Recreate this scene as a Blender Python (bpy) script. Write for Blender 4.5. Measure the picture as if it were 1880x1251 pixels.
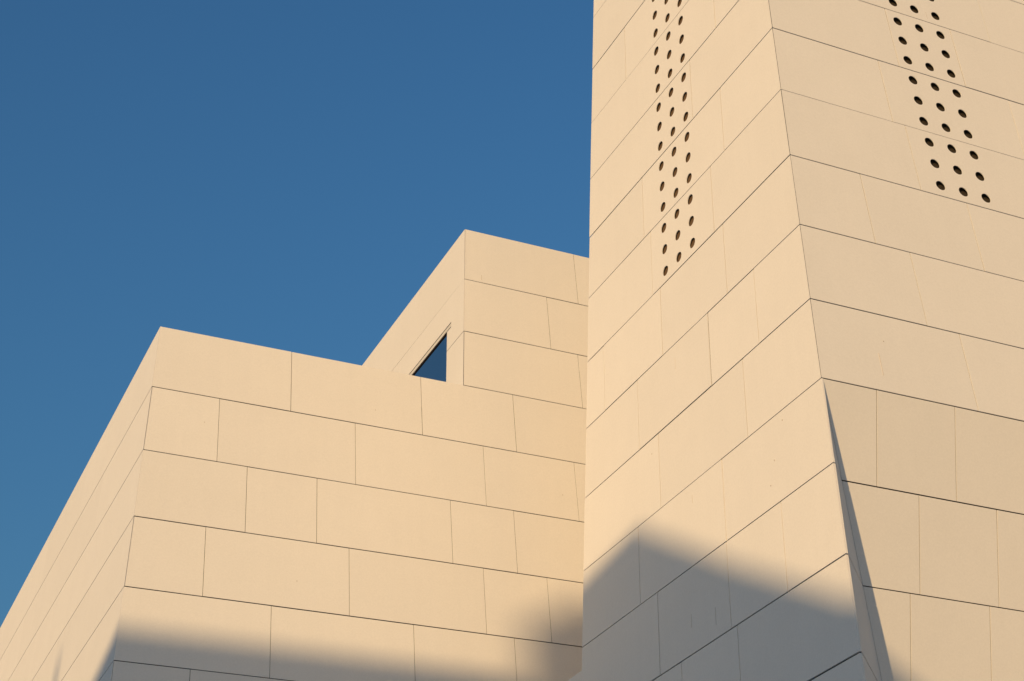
import bpy, math, random
from math import radians, sin, cos
from mathutils import Vector, Matrix
from mathutils.geometry import tessellate_polygon

random.seed(11)
scene = bpy.context.scene
for o in list(bpy.data.objects):
    bpy.data.objects.remove(o)
C = scene.collection
EYE = 1.6

# ------------------------------------------------------------------ camera
# world axes follow the walls: +X along the sunlit front walls, +Y along the side walls
cam_data = bpy.data.cameras.new('camera')
cam_data.sensor_width = 36.0
cam_data.lens = 3035.26 / 1880 * 36.0
cam_data.clip_start = 0.1
cam_data.clip_end = 5000
cam = bpy.data.objects.new('camera', cam_data)
C.objects.link(cam)
cam.matrix_world = (Matrix.Translation((0, 0, EYE)) @ Matrix.Rotation(radians(-26.1647), 4, 'Z')
                    @ Matrix.Rotation(radians(90 + 30.8344), 4, 'X') @ Matrix.Rotation(radians(-2.3922), 4, 'Z'))
scene.camera = cam

# ------------------------------------------------------------------ sun and sky
SUN_EL, SUN_AZ = 10.0, 40.25
SUN = Vector((-cos(radians(SUN_AZ)) * cos(radians(SUN_EL)), -sin(radians(SUN_AZ)) * cos(radians(SUN_EL)), sin(radians(SUN_EL))))
world = bpy.data.worlds.new('World')
scene.world = world
world.use_nodes = True
wn = world.node_tree
wn.nodes.clear()
sky = wn.nodes.new('ShaderNodeTexSky')
sky.sky_type = 'NISHITA'
sky.sun_disc = False
sky.sun_elevation = radians(SUN_EL)
sky.sun_rotation = math.atan2(SUN.x, SUN.y)
sky.altitude = 0
sky.air_density = 2.0
sky.dust_density = 3.0
sky.ozone_density = 7.8
bg = wn.nodes.new('ShaderNodeBackground')
bg.inputs['Strength'].default_value = 0.15
wo = wn.nodes.new('ShaderNodeOutputWorld')
wn.links.new(sky.outputs[0], bg.inputs['Color'])
wn.links.new(bg.outputs[0], wo.inputs['Surface'])

sd = bpy.data.lights.new('sun', 'SUN')
sd.energy = 3.05
sd.angle = radians(0.53)
sd.color = (1.0, 0.70, 0.362)
sun = bpy.data.objects.new('sun', sd)
C.objects.link(sun)
sun.rotation_mode = 'QUATERNION'
sun.rotation_quaternion = SUN.to_track_quat('Z', 'Y')
sun.location = SUN * 60

scene.view_settings.view_transform = 'Standard'
scene.view_settings.look = 'None'
scene.view_settings.gamma = 1.0
scene.view_settings.exposure = 0.20
scene.render.engine = 'CYCLES'
scene.cycles.max_bounces = 8
scene.cycles.diffuse_bounces = 6


# ------------------------------------------------------------------ materials
def new_mat(name, color, rough=0.7, spec=0.3):
    m = bpy.data.materials.new(name)
    m.use_nodes = True
    b = m.node_tree.nodes['Principled BSDF']
    b.inputs['Base Color'].default_value = (*color, 1)
    b.inputs['Roughness'].default_value = rough
    b.inputs['Specular IOR Level'].default_value = spec
    return m, m.node_tree, b


def cladding_material():
    m, nt, b = new_mat('cream_fibre_cement', (0.82, 0.765, 0.69), 0.62, 0.25)
    N, L = nt.nodes.new, nt.links.new
    tc = N('ShaderNodeTexCoord')
    oi = N('ShaderNodeObjectInfo')
    # each panel starts its mottling somewhere else
    off = N('ShaderNodeVectorMath'); off.operation = 'SCALE'
    cb = N('ShaderNodeCombineXYZ')
    L(oi.outputs['Random'], cb.inputs[0]); L(oi.outputs['Random'], cb.inputs[2])
    L(cb.outputs[0], off.inputs[0]); off.inputs['Scale'].default_value = 37.0
    add = N('ShaderNodeVectorMath'); add.operation = 'ADD'
    L(tc.outputs['Object'], add.inputs[0]); L(off.outputs[0], add.inputs[1])
    n1 = N('ShaderNodeTexNoise'); n1.inputs['Scale'].default_value = 1.6; n1.inputs['Detail'].default_value = 4
    n2 = N('ShaderNodeTexNoise'); n2.inputs['Scale'].default_value = 42; n2.inputs['Detail'].default_value = 5; n2.inputs['Roughness'].default_value = 0.7
    # faint rain streaks: noise stretched along the height
    mp = N('ShaderNodeMapping'); mp.inputs['Scale'].default_value = (9, 9, 0.5)
    n3 = N('ShaderNodeTexNoise'); n3.inputs['Scale'].default_value = 1.0; n3.inputs['Detail'].default_value = 3
    L(add.outputs[0], n1.inputs['Vector']); L(add.outputs[0], n2.inputs['Vector'])
    L(add.outputs[0], mp.inputs['Vector']); L(mp.outputs[0], n3.inputs['Vector'])

    def mr(src, lo, hi):
        r = N('ShaderNodeMapRange')
        r.inputs['From Min'].default_value = 0.25; r.inputs['From Max'].default_value = 0.75
        r.inputs['To Min'].default_value = lo; r.inputs['To Max'].default_value = hi
        L(src, r.inputs['Value'])
        return r.outputs[0]

    def mul(x, y):
        q = N('ShaderNodeMath'); q.operation = 'MULTIPLY'
        L(x, q.inputs[0]); L(y, q.inputs[1])
        return q.outputs[0]
    rnd = N('ShaderNodeMapRange')
    rnd.inputs['To Min'].default_value = 0.982; rnd.inputs['To Max'].default_value = 1.012
    L(oi.outputs['Random'], rnd.inputs['Value'])
    v = mul(mul(mr(n1.outputs[0], 0.985, 1.012), mr(n2.outputs[0], 0.955, 1.04)), mul(mr(n3.outputs[0], 0.992, 1.006), rnd.outputs[0]))
    sc = N('ShaderNodeVectorMath'); sc.operation = 'SCALE'
    sc.inputs[0].default_value = b.inputs['Base Color'].default_value[:3]
    L(v, sc.inputs['Scale'])
    L(sc.outputs[0], b.inputs['Base Color'])
    bp = N('ShaderNodeBump'); bp.inputs['Strength'].default_value = 0.08; bp.inputs['Distance'].default_value = 0.01
    n4 = N('ShaderNodeTexNoise'); n4.inputs['Scale'].default_value = 90; n4.inputs['Detail'].default_value = 3
    L(add.outputs[0], n4.inputs['Vector'])
    L(n4.outputs[0], bp.inputs['Height'])
    L(bp.outputs[0], b.inputs['Normal'])
    return m


def simple_noise(name, color, amt, scale, rough=0.8):
    m, nt, b = new_mat(name, color, rough)
    n = nt.nodes.new('ShaderNodeTexNoise'); n.inputs['Scale'].default_value = scale; n.inputs['Detail'].default_value = 6
    tc = nt.nodes.new('ShaderNodeTexCoord'); nt.links.new(tc.outputs['Object'], n.inputs['Vector'])
    r = nt.nodes.new('ShaderNodeMapRange')
    r.inputs['From Min'].default_value = 0.25; r.inputs['From Max'].default_value = 0.75
    r.inputs['To Min'].default_value = 1 - amt; r.inputs['To Max'].default_value = 1 + amt
    s = nt.nodes.new('ShaderNodeVectorMath'); s.operation = 'SCALE'
    s.inputs[0].default_value = color
    nt.links.new(n.outputs[0], r.inputs['Value']); nt.links.new(r.outputs[0], s.inputs['Scale'])
    nt.links.new(s.outputs[0], b.inputs['Base Color'])
    return m


CLAD = cladding_material()
CORE = simple_noise('dark_membrane', (0.020, 0.011, 0.005), 0.2, 8)
SCREEN_SHADED = simple_noise('shaded_mesh', (0.05, 0.038, 0.026), 0.2, 30, 0.6)  # same mesh, shade behind the front wall's holes put into its colour
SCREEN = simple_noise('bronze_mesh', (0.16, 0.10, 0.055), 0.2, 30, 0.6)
ROOFM = simple_noise('roof_membrane', (0.35, 0.33, 0.31), 0.15, 2)
RENDER = simple_noise('pale_render', (0.68, 0.61, 0.52), 0.12, 1.2)
TILE = simple_noise('roof_tile', (0.25, 0.13, 0.09), 0.2, 3)
PAVE = simple_noise('plaza_paving', (0.60, 0.545, 0.475), 0.15, 0.4)
METAL = simple_noise('painted_trim', (0.70, 0.65, 0.57), 0.03, 6, 0.5)
STAIN = simple_noise('dark_scuff', (0.58, 0.50, 0.42), 0.1, 40)
GLASS, _nt, _b = new_mat('window_glass', (0.012, 0.014, 0.016), 0.03, 0.9)
_b.inputs['IOR'].default_value = 3.6
MAST = simple_noise('mast_steel', (0.3, 0.3, 0.3), 0.1, 5, 0.5)


# ------------------------------------------------------------------ mesh helpers
def mesh_obj(name, verts, faces, mat, parent=None, kind=None):
    me = bpy.data.meshes.new(name)
    me.from_pydata([tuple(v) for v in verts], [], faces)
    me.update()
    me.materials.append(mat)
    o = bpy.data.objects.new(name, me)
    C.objects.link(o)
    if parent:
        o.parent = parent
        o.matrix_parent_inverse = parent.matrix_world.inverted()
    if kind:
        o['kind'] = kind
    return o


def thing(name, label, cat, loc):
    o = bpy.data.objects.new(name, None)
    C.objects.link(o)
    o.location = loc
    o.matrix_world = Matrix.Translation(loc)
    o['label'] = label
    o['category'] = cat
    return o


def hexa(a, b):
    """closed six-sided solid from a bottom and a top ring of four points"""
    v = list(a) + list(b)
    return v, [(3, 2, 1, 0), (4, 5, 6, 7), (0, 1, 5, 4), (1, 2, 6, 5), (2, 3, 7, 6), (3, 0, 4, 7)]


# ------------------------------------------------------------------ wall faces
# level L counts panel courses of 1 m downwards from the tower's reference joint; all walls lean inwards by BAT
BAT = 0.05565
ZC = 13.1798 + EYE
GROUND_L = ZC
TX, TY = 9.5637, 12.0876          # tower corner at level 0
TFAR = 16.8485                    # far end of the tower's side wall at level 0
BX, BY = 4.2554, 19.7714          # corner of the lower block at level 1
UX = 9.0352                       # corner of the upper block at level -2
GIN, GSH = 0.2476, 0.2562         # undercut of the tower foot per metre: inwards, sideways


class Face:
    def __init__(self, fn, inward):
        self.fn = fn
        self.inward = Vector(inward).normalized()

    def __call__(self, s, L, d=0.0):
        return Vector(self.fn(s, L)) + self.inward * d


FE = Face(lambda s, L: (TX - BAT * L, s, ZC - L), (1, 0, -BAT))
FF = Face(lambda s, L: (s, TY - BAT * L, ZC - L), (0, 1, -BAT))
FG = Face(lambda s, L: (s, TY - BAT * 5 + GIN * (L - 5), ZC - L), (0, 1, GIN))
FB = Face(lambda s, L: (s, BY - BAT * (L - 1), ZC - L), (0, 1, -BAT))
FA = Face(lambda s, L: (BX - BAT * (L - 1), s, ZC - L), (1, 0, -BAT))
FC = Face(lambda s, L: (UX - BAT * (L + 2), s, ZC - L), (1, 0, -BAT))
# tower corner line, far line, foot cheek
e_near = lambda L: TY - BAT * L
e_far = lambda L: TFAR + BAT * L
f_left = lambda L: TX - BAT * L
g_left = lambda L: TX - BAT * 5 + GSH * (L - 5)
b_left = lambda L: BX - BAT * (L - 1)
a_near = lambda L: BY - BAT * (L - 1)
d_left = lambda L: UX - BAT * (L + 2)
c_near = lambda L: BY - BAT * (L - 1)

THICK = 0.009
GH = 1.2          # width factor of the level joints


def build_panel(face, outline, parent, holes=(), mitre=None, thick=THICK, name='panel', mat=None, jitter=True):
    """outline: (s, L) points; holes: (s, L, radius); mitre: s-shift of the back face per outline point"""
    j0 = random.uniform(-0.0018, 0.0018) if jitter else 0
    js, jl = (random.uniform(-0.0011, 0.0011), random.uniform(-0.0014, 0.0014)) if jitter else (0, 0)
    cs = sum(p[0] for p in outline) / len(outline)
    cl = sum(p[1] for p in outline) / len(outline)
    loops = [list(outline)]
    for (hs, hl, r) in holes:
        k = 20
        loops.append([(hs + r * cos(2 * math.pi * i / k), hl + r * sin(2 * math.pi * i / k)) for i in range(k)])
    dep = lambda s, L: j0 + js * (s - cs) + jl * (L - cl)
    front, back = [], []
    for li, lp in enumerate(loops):
        for i, (s, L) in enumerate(lp):
            front.append(face(s, L, dep(s, L)))
            sh = mitre[i] if (mitre and li == 0) else 0.0
            back.append(face(s + sh, L, dep(s, L) + thick))
    flat = [[Vector((s, L, 0)) for s, L in lp] for lp in loops]
    if len(loops) == 1 and len(outline) == 4:
        tris = [(0, 1, 2, 3)]
    else:
        tris = tessellate_polygon(flat)
    n = len(front)
    faces = []
    want = -face.inward
    for t in tris:
        a, b, c = (front[t[0]], front[t[1]], front[t[2]])
        nn = (b - a).cross(c - a)
        t = tuple(t)
        if nn.dot(want) < 0:
            t = t[::-1]
        faces.append(t)
        faces.append(tuple(n + i for i in t[::-1]))
    base = 0
    for li, lp in enumerate(loops):
        k = len(lp)
        area = sum(lp[i][0] * lp[(i + 1) % k][1] - lp[(i + 1) % k][0] * lp[i][1] for i in range(k))
        a, b, c = front[base], front[base + 1], front[base + 2]
        for i in range(k):
            i0, i1 = base + i, base + (i + 1) % k
            q = (i0, i1, n + i1, n + i0)
            faces.append(q)
        base += k
    # object origin at the panel's middle, so that surface patterns stay with the panel
    org = sum(front, Vector()) / n
    verts = [p - org for p in front + back]
    me = bpy.data.meshes.new(name)
    me.from_pydata([tuple(v) for v in verts], [], faces)
    me.update()
    import bmesh
    bm = bmesh.new(); bm.from_mesh(me)
    bmesh.ops.recalc_face_normals(bm, faces=bm.faces)
    bm.to_mesh(me); bm.free()
    me.materials.append(mat or CLAD)
    o = bpy.data.objects.new(name, me)
    C.objects.link(o)
    o.parent = parent
    o.matrix_parent_inverse = parent.matrix_world.inverted()
    o.location = org
    return o


def course(face, parent, L0, L1, left, right, joints, gh0, gh1, gv, mitre=(0, 0), corner_gap=(0, 0), holes=(), thick=THICK, jitter=True):
    """one row of panels between levels L0 < L1; left/right give the row's ends as functions of L"""
    t0, t1 = L0 + GH * gh0 / 2, L1 - GH * gh1 / 2
    ends = [left] + [(lambda L, x=x: x) for x in joints] + [right]
    for i in range(len(ends) - 1):
        a, b = ends[i], ends[i + 1]
        gl = corner_gap[0] if i == 0 else (gv[i - 1] if isinstance(gv, (list, tuple)) else gv) / 2
        gr = corner_gap[1] if i == len(ends) - 2 else (gv[i] if isinstance(gv, (list, tuple)) else gv) / 2
        ml = thick * mitre[0] if i == 0 else 0
        mrr = -thick * mitre[1] if i == len(ends) - 2 else 0
        out = [(a(t0) + gl, t0), (b(t0) - gr, t0), (b(t1) - gr, t1), (a(t1) + gl, t1)]
        hs = [h for h in holes if a(h[1]) < h[0] < b(h[1]) and t0 < h[1] < t1]
        build_panel(face, out, parent, hs, (ml, mrr, mrr, ml), thick, jitter=jitter)


def auto_joints(lo, hi, L, mods=(2.0, 1.0, 2.0, 1.5), phase=0.0):
    out, x, i = [], lo + 0.6 + (phase + 0.37 * (L % 3)) % 1.3, int(L) % len(mods)
    while x < hi - 0.45:
        out.append(x)
        x += mods[i % len(mods)]
        i += 1
    return out


# ------------------------------------------------------------------ ground
g = 400
gv_, gf_ = [], []
mesh_obj('ground', [(-g, -g, 0), (g, -g, 0), (g, g, 0), (-g, g, 0)], [(0, 1, 2, 3)], PAVE)['kind'] = 'structure'

# ------------------------------------------------------------------ the tower
T_TOP, T_RIGHT = -8.0, 17.6
tower = thing('tower', 'tall cream panelled tower with two strips of round holes, at right', 'tower', (TX + 3, TY + 2.4, 0))
HOLE_R = 0.068
E_HOLES = [(14.80 - 0.3345 * c, -7.8333 + r / 3.0, HOLE_R) for c in range(3) for r in range(30) if -7.8333 + r / 3.0 < 2]
F_HOLES = [(11.585 + 0.3345 * c + 0.003 * 0, -7.8333 + r / 3.0, HOLE_R) for c in range(3) for r in range(30) if -7.8333 + r / 3.0 < 2]

E_J = {-3: [15.666], -2: [13.296], -1: [13.961], 0: [13.293, 15.309], 1: [13.623, 15.139], 2: [13.434, 14.95, 16.48],
       3: [12.867, 13.879, 15.6], 4: [13.215, 15.13], 5: [13.763, 15.687], 6: [12.697, 13.767, 15.281], 7: [13.656, 14.814]}
F_J = {-2: [13.1, 15.1], -1: [11.419, 12.439, 14.44], 0: [11.092, 13.105, 15.1], 1: [11.262, 13.26, 14.76], 2: [10.399, 11.918, 13.9, 15.4],
       3: [10.862, 12.86, 14.86], 4: [11.288, 13.29, 15.29]}
G_J = {5: [9.971, 10.973, 12.97, 14.97], 6: [10.496, 11.496, 13.5, 15.5], 7: [10.375, 11.376, 13.37, 14.87]}
E_GAP = {-4: 0.0075, -3: 0.0115, -2: 0.008, -1: 0.0095, 0: 0.011, 1: 0.0105, 2: 0.0115, 3: 0.011, 4: 0.0115, 5: 0.008, 6: 0.0115, 7: 0.013, 8: 0.0165}
F_GAP = {-1: 0.006, 0: 0.011, 1: 0.0065, 2: 0.010, 3: 0.009, 4: 0.011, 5: 0.011}
G_GAP = {5: 0.011, 6: 0.011, 7: 0.0085}
cst = lambda v: (lambda L: v)
for k in range(int(T_TOP), 15):
    L0, L1 = k, min(k + 1, GROUND_L - 0.01)
    if L1 - L0 < 0.2:
        continue
    ej = E_J.get(k, auto_joints(e_near(k) + 0.2, e_far(k) - 0.3, k, phase=0.5))
    low = k >= 5
    course(FE, tower, L0, L1, e_near, e_far, ej, E_GAP.get(k, 0.009), E_GAP.get(k + 1, 0.009), 0.012,
           mitre=(0 if low else 1, 1), corner_gap=(0.0005 if low else 0.004, 0.001), holes=E_HOLES, thick=0.02 if low else THICK)
    if k < 5:
        fj = F_J.get(k, auto_joints(f_left(k), T_RIGHT, k, phase=0.9))
        course(FF, tower, L0, L1, f_left, cst(T_RIGHT), fj, F_GAP.get(k, 0.008), F_GAP.get(k + 1, 0.008), 0.0095,
               mitre=(1, 0), corner_gap=(0.0035, 0.001), holes=F_HOLES)
    else:
        gj = G_J.get(k, auto_joints(g_left(k) + 0.3, T_RIGHT, k, mods=(1.0, 2.0, 1.0), phase=0.2))
        course(FG, tower, L0, L1, g_left, cst(T_RIGHT), gj, G_GAP.get(k, 0.009), G_GAP.get(k + 1, 0.009), 0.0095,
               corner_gap=(0.004, 0.001))
        # the narrow cheek between the tower corner and the undercut foot
        top, bot = (L0 + 0.009, L1 - 0.009)
        near = lambda L, d=0.0: Vector((f_left(L) + 0.024, e_near(L) + 0.001, ZC - L))
        far = lambda L: FG(g_left(L), L, 0.0)
        hn = (near(6) - near(7)).cross(far(7) - near(7)).normalized()
        if hn.x < 0:
            hn = -hn
        t_, b_ = top, bot
        if k == 5:
            ring = [far(t_ + 0.12), far(b_), near(b_)]
        else:
            ring = [near(t_), far(t_), far(b_), near(b_)]
        v = ring + [p - hn * 0.012 for p in ring]
        m = len(ring)
        fcs = [tuple(range(m))[::-1], tuple(range(m, 2 * m))] + [(i, (i + 1) % m, m + (i + 1) % m, m + i) for i in range(m)]
        mesh_obj('panel', v, fcs, CLAD, tower)

# inner wall behind the panels (dark, seen only through joints and holes)
D = 0.07


def ring_at(L, d):
    return [(f_left(L) + d, e_near(L) + d, ZC - L), (T_RIGHT - 0.02, e_near(L) + d, ZC - L),
            (T_RIGHT - 0.02, e_far(L) - 0.03, ZC - L), (f_left(L) + d, e_far(L) - 0.03, ZC - L)]


v, f = hexa(ring_at(5, D), ring_at(T_TOP + 0.02, D))
mesh_obj('inner_wall', v, f, CORE, tower)


def foot_ring(L, d):
    gy = TY - BAT * 5 + GIN * (L - 5)
    return [(f_left(L) + d, e_near(L) + d * 1.6, ZC - L), (g_left(L) + 0.02, gy + d, ZC - L), (T_RIGHT - 0.02, gy + d, ZC - L),
            (T_RIGHT - 0.02, e_far(L) - 0.03, ZC - L), (f_left(L) + d, e_far(L) - 0.03, ZC - L)]


a, b = foot_ring(GROUND_L, D), foot_ring(5.002, D)
n = 5
mesh_obj('inner_wall', a + b, [tuple(range(n))[::-1], tuple(range(n, 2 * n))] + [(i, (i + 1) % n, n + (i + 1) % n, n + i) for i in range(n)], CORE, tower)
# outer skins of the two sides turned away from the viewer, and the roof
v, f = hexa([(T_RIGHT, e_near(GROUND_L) + 3.2, 0), (T_RIGHT + 0.03, e_near(GROUND_L) + 3.2, 0), (T_RIGHT + 0.03, e_far(GROUND_L), 0), (T_RIGHT, e_far(GROUND_L), 0)],
            [(T_RIGHT, e_near(T_TOP), ZC - T_TOP), (T_RIGHT + 0.03, e_near(T_TOP), ZC - T_TOP), (T_RIGHT + 0.03, e_far(T_TOP), ZC - T_TOP), (T_RIGHT, e_far(T_TOP), ZC - T_TOP)])
mesh_obj('end_wall', v, f, RENDER, tower)
v, f = hexa([(f_left(GROUND_L) + 0.05, e_far(GROUND_L) - 0.025, 0), (T_RIGHT, e_far(GROUND_L) - 0.025, 0), (T_RIGHT, e_far(GROUND_L) - 0.005, 0), (f_left(GROUND_L) + 0.05, e_far(GROUND_L) - 0.005, 0)],
            [(f_left(T_TOP) + 0.05, e_far(T_TOP) - 0.025, ZC - T_TOP), (T_RIGHT, e_far(T_TOP) - 0.025, ZC - T_TOP), (T_RIGHT, e_far(T_TOP) - 0.005, ZC - T_TOP), (f_left(T_TOP) + 0.05, e_far(T_TOP) - 0.005, ZC - T_TOP)])
mesh_obj('end_wall', v, f, CLAD, tower)
v, f = hexa([(f_left(T_TOP), e_near(T_TOP), ZC - T_TOP + 0.004), (T_RIGHT + 0.04, e_near(T_TOP), ZC - T_TOP + 0.004), (T_RIGHT + 0.04, e_far(T_TOP), ZC - T_TOP + 0.004), (f_left(T_TOP), e_far(T_TOP), ZC - T_TOP + 0.004)],
            [(f_left(T_TOP), e_near(T_TOP), ZC - T_TOP + 0.06), (T_RIGHT + 0.04, e_near(T_TOP), ZC - T_TOP + 0.06), (T_RIGHT + 0.04, e_far(T_TOP), ZC - T_TOP + 0.06), (f_left(T_TOP), e_far(T_TOP), ZC - T_TOP + 0.06)])
mesh_obj('roof', v, f, ROOFM, tower)


# bronze bar screens standing behind the holes
def screen(face, s0, s1, L0, L1, parent, mat, depth):
    vs, fs = [], []
    nb = 46
    pitch = (s1 - s0) / nb
    for i in range(nb):
        a = s0 + i * pitch
        b = a + pitch * 0.55
        base = len(vs)
        for d in (depth, depth + 0.008):
            vs += [face(a, L0, d), face(b, L0, d), face(b, L1, d), face(a, L1, d)]
        fs += [(base, base + 1, base + 2, base + 3), (base + 4, base + 5, base + 6, base + 7)]
        fs += [(base + q, base + (q + 1) % 4, base + 4 + (q + 1) % 4, base + 4 + q) for q in range(4)]
    return mesh_obj('bar_screen', vs, fs, mat, parent, 'stuff')


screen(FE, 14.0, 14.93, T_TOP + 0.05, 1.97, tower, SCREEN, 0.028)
screen(FF, 11.45, 12.4, T_TOP + 0.05, 1.97, tower, SCREEN_SHADED, 0.045)

# low wing that carries the tower's side wall on behind it
W_TOP = 6.29
wing = thing('low_wing', 'low grey-shaded wall end emerging at the foot of the tower, bottom edge', 'wall', (10.2, 18.4, 0))
for k in range(6, 15):
    L0, L1 = max(k, W_TOP), min(k + 1, GROUND_L - 0.01)
    course(FE, wing, L0, L1, lambda L: e_far(L) + 0.004, cst(19.1), [] if k % 2 else [18.2], 0.001 if k == 6 else 0.009, 0.009, 0.005)
v, f = hexa([(f_left(14.7) + 0.07, 17.75, 0), (10.6, 17.75, 0), (10.6, 19.08, 0), (f_left(14.7) + 0.07, 19.08, 0)],
            [(f_left(W_TOP) + 0.02, e_far(W_TOP) + 0.03, ZC - W_TOP - 0.003), (10.6, e_far(W_TOP) + 0.03, ZC - W_TOP - 0.003), (10.6, 19.08, ZC - W_TOP - 0.003), (f_left(W_TOP) + 0.02, 19.08, ZC - W_TOP - 0.003)])
mesh_obj('inner_wall', v, f, RENDER, wing)

# ------------------------------------------------------------------ the stepped building
B_RIGHT, A_FAR, C_FAR = 16.5, 36.0, 31.0
bld = thing('stepped_building', 'cream panelled block with a stepped roofline, left of the tall tower', 'building', (BX + 4, BY + 6, 0))
B_J = {1: [6.174, 8.177, 9.687, 11.7, 13.7], 2: [5.148, 7.138, 9.139, 10.64, 12.6, 14.1], 3: [5.573, 6.571, 8.571, 9.568, 11.57, 13.57],
       4: [5.042, 7.035, 9.033, 10.03, 12.03, 14.03], 5: [5.958, 7.952, 9.448, 11.45, 13.45], 6: [4.931, 6.93, 8.93, 10.43, 12.43, 14.4],
       -2: [10.991, 13.0], -1: [10.419, 12.4, 14.4], 0: [10.887, 12.9]}
B_GV = {1: 0.0085, 2: 0.0065, 3: 0.0075, 4: 0.007, 5: 0.0075, 6: 0.007, -2: 0.0085, -1: 0.0085, 0: 0.008}
B_GH = {1: 0.006, 2: 0.0100, 3: 0.0095, 4: 0.0105, 5: 0.0115, 6: 0.010, -1: 0.0095, 0: 0.010}
for k in range(-2, 15):
    L0, L1 = k, min(k + 1, GROUND_L - 0.01)
    if L1 - L0 < 0.2:
        continue
    upper = k < 1
    left = d_left if upper else b_left
    bj = B_J.get(k, auto_joints(left(k), B_RIGHT, k, phase=0.4))
    open_corner = k in (-2, 0) or (k > 1 and k % 2 == 0)
    cg = 0.007 if open_corner else 0.0004
    g0 = 0.0 if k in (-2,) else (B_GH.get(k, 0.010))
    g1 = B_GH.get(k + 1, 0.010)
    gvs = B_GV.get(k, 0.006)
    if k == 1:
        # the top row: free edge left of the upper block, joint beneath it
        course(FB, bld, L0, L1, left, cst(B_RIGHT), bj, 0.0, g1, gvs, mitre=(1, 0), corner_gap=(cg, 0.0))
    else:
        course(FB, bld, L0, L1, left, cst(B_RIGHT), bj, g0, g1 if k != 0 else 0.018, gvs, mitre=(1, 0), corner_gap=(cg, 0.0))
    if not upper:
        aj = auto_joints(a_near(k) + 1.2, A_FAR, k, mods=(3.0, 2.0, 3.0), phase=0.3)
        course(FA, bld, L0, L1, a_near, cst(A_FAR), aj, 0.0 if k == 1 else 0.0105, 0.0105, 0.0006, mitre=(1, 0), corner_gap=(0.0006, 0.0), jitter=False)

# side wall of the upper block, cut round the window
WIN_HEAD, JAMB = -0.372, 0.672
WIN_FAR = 23.4
jamb = lambda L: c_near(L) + JAMB
course(FC, bld, -2, -1, c_near, cst(C_FAR), [21.88, 24.9, 27.9], 0.0, 0.007, 0.004, mitre=(1, 0), corner_gap=(0.0006, 0.0))
TRIM_T = -0.462
p = [(c_near(-0.9965) + 0.0006, -0.9965), (22.6, -0.9965), (22.6, TRIM_T - 0.013), (jamb(TRIM_T) - 0.165, TRIM_T - 0.013), (jamb(TRIM_T) - 0.165, WIN_HEAD),
     (jamb(WIN_HEAD), WIN_HEAD), (jamb(-0.005), -0.005), (c_near(-0.005) + 0.0006, -0.005)]
build_panel(FC, p, bld, (), (THICK, 0, 0, 0, 0, 0, 0, THICK))
p = [(22.604, -0.9965), (C_FAR, -0.9965), (C_FAR, -0.005), (WIN_FAR, -0.005), (WIN_FAR, TRIM_T - 0.013), (22.604, TRIM_T - 0.013)]
build_panel(FC, p, bld)
p = [(c_near(0.005) + 0.0006, 0.005), (jamb(0.005), 0.005), (jamb(0.995), 0.995), (c_near(0.995) + 0.0006, 0.995)]
build_panel(FC, p, bld, (), (THICK, 0, 0, THICK))
p = [(WIN_FAR, 0.005), (C_FAR, 0.005), (C_FAR, 0.995), (WIN_FAR, 0.995)]
build_panel(FC, p, bld)
p = [(c_near(1.005) + 0.02, 1.005), (C_FAR, 1.005), (C_FAR, 1.5), (c_near(1.5) + 0.3, 1.5)]
build_panel(FC, p, bld)


def face_box(face, s0, s1, L0, L1, d0, d1, name, mat, parent, sl=None):
    """box on a wall face; s0 may lean with the wall when sl is a function of L"""
    a0, a1 = (sl(L0), sl(L1)) if sl else (s0, s0)
    ring0 = [face(a0, L0, d0), face(s1, L0, d0), face(s1, L1, d0), face(a1, L1, d0)]
    ring1 = [face(a0, L0, d1), face(s1, L0, d1), face(s1, L1, d1), face(a1, L1, d1)]
    v, f = hexa(ring0, ring1)
    return mesh_obj(name, v, f, mat, parent)


window = bpy.data.objects.new('window', None)
C.objects.link(window)
window.location = FC(21.8, 0.9)
window.parent = bld
window.matrix_parent_inverse = bld.matrix_world.inverted()
bpy.context.view_layer.update()
window['label'] = 'dark blue window that shows as a triangle above the parapet'
face_box(FC, 0, WIN_FAR - 0.02, WIN_HEAD + 0.012, 0.96, 0.018, 0.030, 'pane', GLASS, window, sl=lambda L: jamb(L) + 0.02)
face_box(FC, 0, WIN_FAR, TRIM_T + 0.002, WIN_HEAD - 0.024, 0.003, 0.02, 'head_trim', METAL, window, sl=lambda L: jamb(TRIM_T) - 0.150)
face_box(FC, 0, WIN_FAR, WIN_HEAD - 0.006, WIN_HEAD + 0.010, 0.004, 0.05, 'head_reveal', CORE, window, sl=lambda L: jamb(L) + 0.004)
for nm, fn in (('jamb_reveal', lambda L: jamb(L)),):
    r0 = [FC(fn(WIN_HEAD + .012), WIN_HEAD + .012, .0135), FC(fn(WIN_HEAD + .012) + .016, WIN_HEAD + .012, .0135), FC(fn(.96) + .016, .96, .0135), FC(fn(.96), .96, .0135)]
    r1 = [FC(fn(WIN_HEAD + .012), WIN_HEAD + .012, .13), FC(fn(WIN_HEAD + .012) + .016, WIN_HEAD + .012, .13), FC(fn(.96) + .016, .96, .13), FC(fn(.96), .96, .13)]
    v, f = hexa(r0, r1)
    mesh_obj(nm, v, f, METAL, window)
face_box(FC, WIN_FAR - 0.016, WIN_FAR, WIN_HEAD + 0.012, 0.96, 0.0135, 0.13, 'jamb_reveal', METAL, window)
face_box(FC, 20.42, WIN_FAR, 0.962, 0.985, -0.02, 0.13, 'sill', METAL, window)

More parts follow.
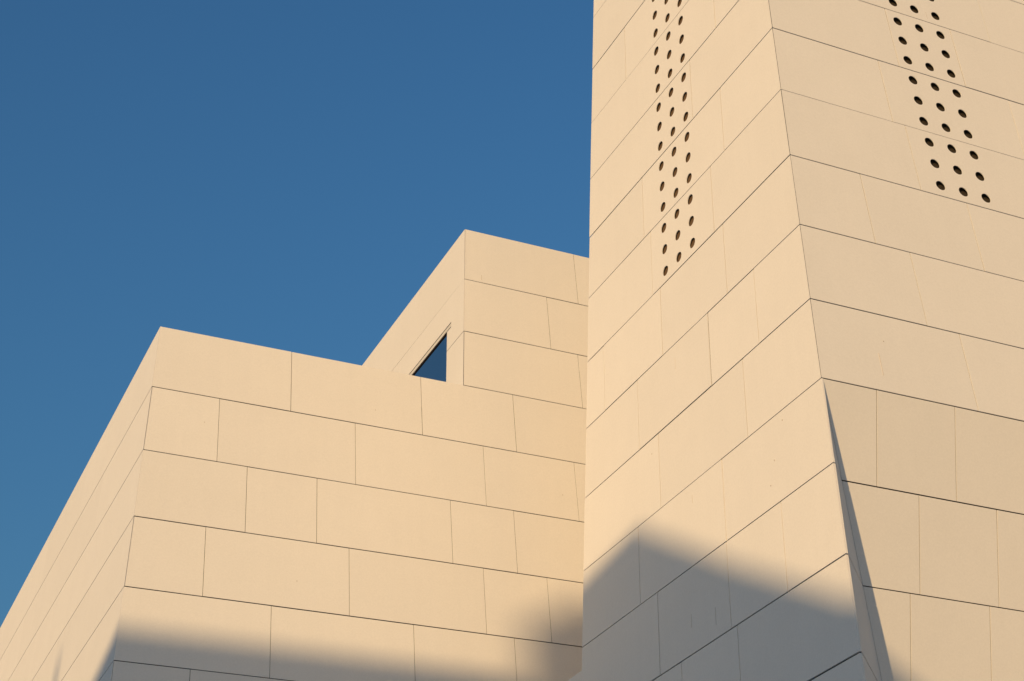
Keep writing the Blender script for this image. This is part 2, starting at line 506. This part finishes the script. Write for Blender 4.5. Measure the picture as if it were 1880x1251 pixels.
# inner walls and roofs
lo = lambda L, d: [(b_left(L) + d, a_near(L) + d, ZC - L), (B_RIGHT, a_near(L) + d, ZC - L), (B_RIGHT, A_FAR, ZC - L), (b_left(L) + d, A_FAR, ZC - L)]
v, f = hexa(lo(GROUND_L, D), lo(1.5, D))
mesh_obj('inner_wall', v, f, CORE, bld)
up = lambda L, d: [(d_left(L) + d, c_near(L) + 0.07, ZC - L), (B_RIGHT, c_near(L) + 0.07, ZC - L), (B_RIGHT, C_FAR, ZC - L), (d_left(L) + d, C_FAR, ZC - L)]
v, f = hexa(up(1.495, 0.14), up(-1.985, 0.14))
mesh_obj('inner_wall', v, f, CORE, bld)
# dark sheet close behind the upper block's side panels, open at the window
face_box(FC, 19.9, C_FAR, -1.98, TRIM_T - 0.01, 0.05, 0.06, 'inner_sheet', CORE, bld, sl=lambda L: c_near(L) + 0.08)
v, f = hexa([FC(c_near(WIN_HEAD) + .08, WIN_HEAD, .05), FC(jamb(WIN_HEAD) - .03, WIN_HEAD, .05), FC(jamb(.99) - .03, .99, .05), FC(c_near(.99) + .08, .99, .05)],
            [FC(c_near(WIN_HEAD) + .08, WIN_HEAD, .06), FC(jamb(WIN_HEAD) - .03, WIN_HEAD, .06), FC(jamb(.99) - .03, .99, .06), FC(c_near(.99) + .08, .99, .06)])
mesh_obj('inner_sheet', v, f, CORE, bld)
# parapets: the wall tops seen from the roof side
v, f = hexa([FB(b_left(1.5) + .05, 1.5, .016), FB(d_left(1.5) - .02, 1.5, .016), FB(d_left(1.5) - .02, 1.5, .35), FB(b_left(1.5) + .05, 1.5, .35)],
            [FB(b_left(1) + .02, 1.003, .016), FB(d_left(1) - .02, 1.003, .016), FB(d_left(1) - .02, 1.003, .35), FB(b_left(1) + .02, 1.003, .35)])
mesh_obj('parapet', v, f, METAL, bld)
v, f = hexa([FA(a_near(1.5) + .36, 1.5, .016), FA(A_FAR, 1.5, .016), FA(A_FAR, 1.5, .35), FA(a_near(1.5) + .36, 1.5, .35)],
            [FA(a_near(1) + .36, 1.003, .016), FA(A_FAR, 1.003, .016), FA(A_FAR, 1.003, .35), FA(a_near(1) + .36, 1.003, .35)])
mesh_obj('parapet', v, f, METAL, bld)
z0 = ZC - 1.49
mesh_obj('roof', [(b_left(1.5) + .1, a_near(1.5) + .1, z0), (d_left(1.5) + 0.1, a_near(1.5) + .1, z0), (d_left(1.5) + 0.1, A_FAR, z0), (b_left(1.5) + .1, A_FAR, z0)], [(0, 1, 2, 3)], ROOFM, bld)
z1 = ZC + 1.99
v, f = hexa([(d_left(-2) + .014, c_near(-2) + .014, z1), (B_RIGHT, c_near(-2) + .014, z1), (B_RIGHT, C_FAR, z1), (d_left(-2) + .014, C_FAR, z1)],
            [(d_left(-2) + .014, c_near(-2) + .014, z1 + .008), (B_RIGHT, c_near(-2) + .014, z1 + .008), (B_RIGHT, C_FAR, z1 + .008), (d_left(-2) + .014, C_FAR, z1 + .008)])
mesh_obj('roof', v, f, ROOFM, bld)


# ------------------------------------------------------------------ small marks on the panels
def mark(face, s, L, ds, dl, parent, name):
    face_box(face, s - ds / 2, s + ds / 2, L - dl / 2, L + dl / 2, -0.0035, 0.002, name, STAIN, parent)


for s, L, dl in ((14.66, 3.27, 0.16), (14.42, 5.2, 0.10), (14.56, 6.62, 0.16), (14.06, 6.75, 0.2)):
    mark(FE, s, L, 0.0028, dl, tower, 'scratch')
for s, L, dl in ((10.10, 4.66, 0.28), (12.10, -1.12, 0.12)):
    mark(FF, s, L, 0.003, dl, tower, 'scratch')
mark(FB, 9.28, -1.10, 0.004, 0.09, bld, 'scratch')
for s, L in ((12.55, 5.12), (12.85, 5.75), (12.75, 5.5), (15.3, 4.2)):
    mark(FE, s, L, 0.012, 0.012, tower, 'speck')
for s, L in ((10.2, 4.35),):
    mark(FF, s, L, 0.012, 0.012, tower, 'speck')
for s, L in ((4.95, 2.42), (7.45, 1.72), (10.4, 2.6), (6.3, 4.6)):
    mark(FB, s, L, 0.012, 0.012, bld, 'speck')

# ------------------------------------------------------------------ the neighbours behind the viewer, whose roofs throw the soft shadows
RV = Vector((sin(radians(SUN_AZ)), -cos(radians(SUN_AZ)), 0))
SH = Vector((-cos(radians(SUN_AZ)), -sin(radians(SUN_AZ)), 0))


def roof_z(u, dh):
    return (u + sin(radians(SUN_EL)) * dh) / cos(radians(SUN_EL)) + EYE


def at(r, dh, z):
    p = RV * r + SH * dh
    return Vector((p.x, p.y, z))


def prism(name, pts, depth_vec, mat, parent):
    n = len(pts)
    v = list(pts) + [p + depth_vec for p in pts]
    f = [tuple(range(n)), tuple(range(n, 2 * n))[::-1]] + [(i, n + i, n + (i + 1) % n, (i + 1) % n) for i in range(n)]
    return mesh_obj(name, v, f, mat, parent)


# long shed-roofed block, its eaves parallel to the sunlit front wall
DH1 = 32
zr = roof_z(10.60, DH1)
anchor = at(-10.48, DH1, 0)
long_b = thing('long_building', 'long shed-roofed building behind the viewer that shades the foot of the walls', 'building', anchor)
x0, x1 = anchor.x - 12, anchor.x + 3.6
y0 = anchor.y
prism('wall', [Vector((x0, y0, 0)), Vector((x0, y0, zr - .3)), Vector((x0, y0 - 10, zr - 6.3)), Vector((x0, y0 - 10, 0))], Vector((x1 - x0, 0, 0)), RENDER, long_b)
prism('roof', [Vector((x0 - .1, y0 + .02, zr - .28)), Vector((x0 - .1, y0 + .02, zr)), Vector((x0 - .1, y0 - 10.1, zr - 6.1)), Vector((x0 - .1, y0 - 10.1, zr - 6.35))], Vector((x1 - x0 + .1, 0, 0)), TILE, long_b)
mast_p = at(-15.62, DH1 + 6.2, 0)
mz = roof_z(11.85, DH1 + 6.2)
mast = thing('roof_mast', 'thin steel mast on the roof of the long building behind the viewer', 'mast', (mast_p.x, mast_p.y, zr - 2))
v, f = hexa([(mast_p.x - .2, mast_p.y - .2, zr - 3), (mast_p.x + .2, mast_p.y - .2, zr - 3), (mast_p.x + .2, mast_p.y + .2, zr - 3), (mast_p.x - .2, mast_p.y + .2, zr - 3)],
            [(mast_p.x - .05, mast_p.y - .05, mz), (mast_p.x + .05, mast_p.y - .05, mz), (mast_p.x + .05, mast_p.y + .05, mz), (mast_p.x - .05, mast_p.y + .05, mz)])
mesh_obj('shaft', v, f, MAST, mast)

# gabled house, its gable towards the walls
DH2 = 26
house = thing('gabled_house', 'gabled house behind the viewer whose roof slope shades the tower', 'house', at(-5, DH2, 0))
prof = [(-8.0, 11.05), (-6.0, 11.06), (-4.5, 9.55), (-3.1, 8.22), (-1.5, 7.05)]
prism('wall', [at(-8.0, DH2, 0)] + [at(r, DH2, roof_z(u, DH2) - .25) for r, u in prof] + [at(-1.5, DH2, 0)], SH * 9, RENDER, house)
rp = [at(r, DH2 - .02, roof_z(u, DH2)) for r, u in prof]
prism('roof', rp + [q - Vector((0, 0, .25)) for q in rp[::-1]], SH * 9.1, TILE, house)

# slim roof tower farther off
DH3 = 50
turret = thing('slim_turret', 'slim turret with a pointed roof far behind the viewer', 'turret', at(-8.05, DH3, 0))
prism('wall', [at(-8.7, DH3, 0), at(-8.7, DH3, roof_z(11.75, DH3)), at(-7.4, DH3, roof_z(11.75, DH3)), at(-7.4, DH3, 0)], SH * 1.3, RENDER, turret)
bz, tz = roof_z(11.76, DH3), roof_z(12.5, DH3)
q = [at(-8.72, DH3, bz), at(-7.38, DH3, bz), at(-7.38, DH3 + 1.3, bz), at(-8.72, DH3 + 1.3, bz), at(-8.05, DH3 + .3, tz)]
mesh_obj('roof', q, [(0, 1, 2, 3), (0, 4, 1), (1, 4, 2), (2, 4, 3), (3, 4, 0)], TILE, turret)
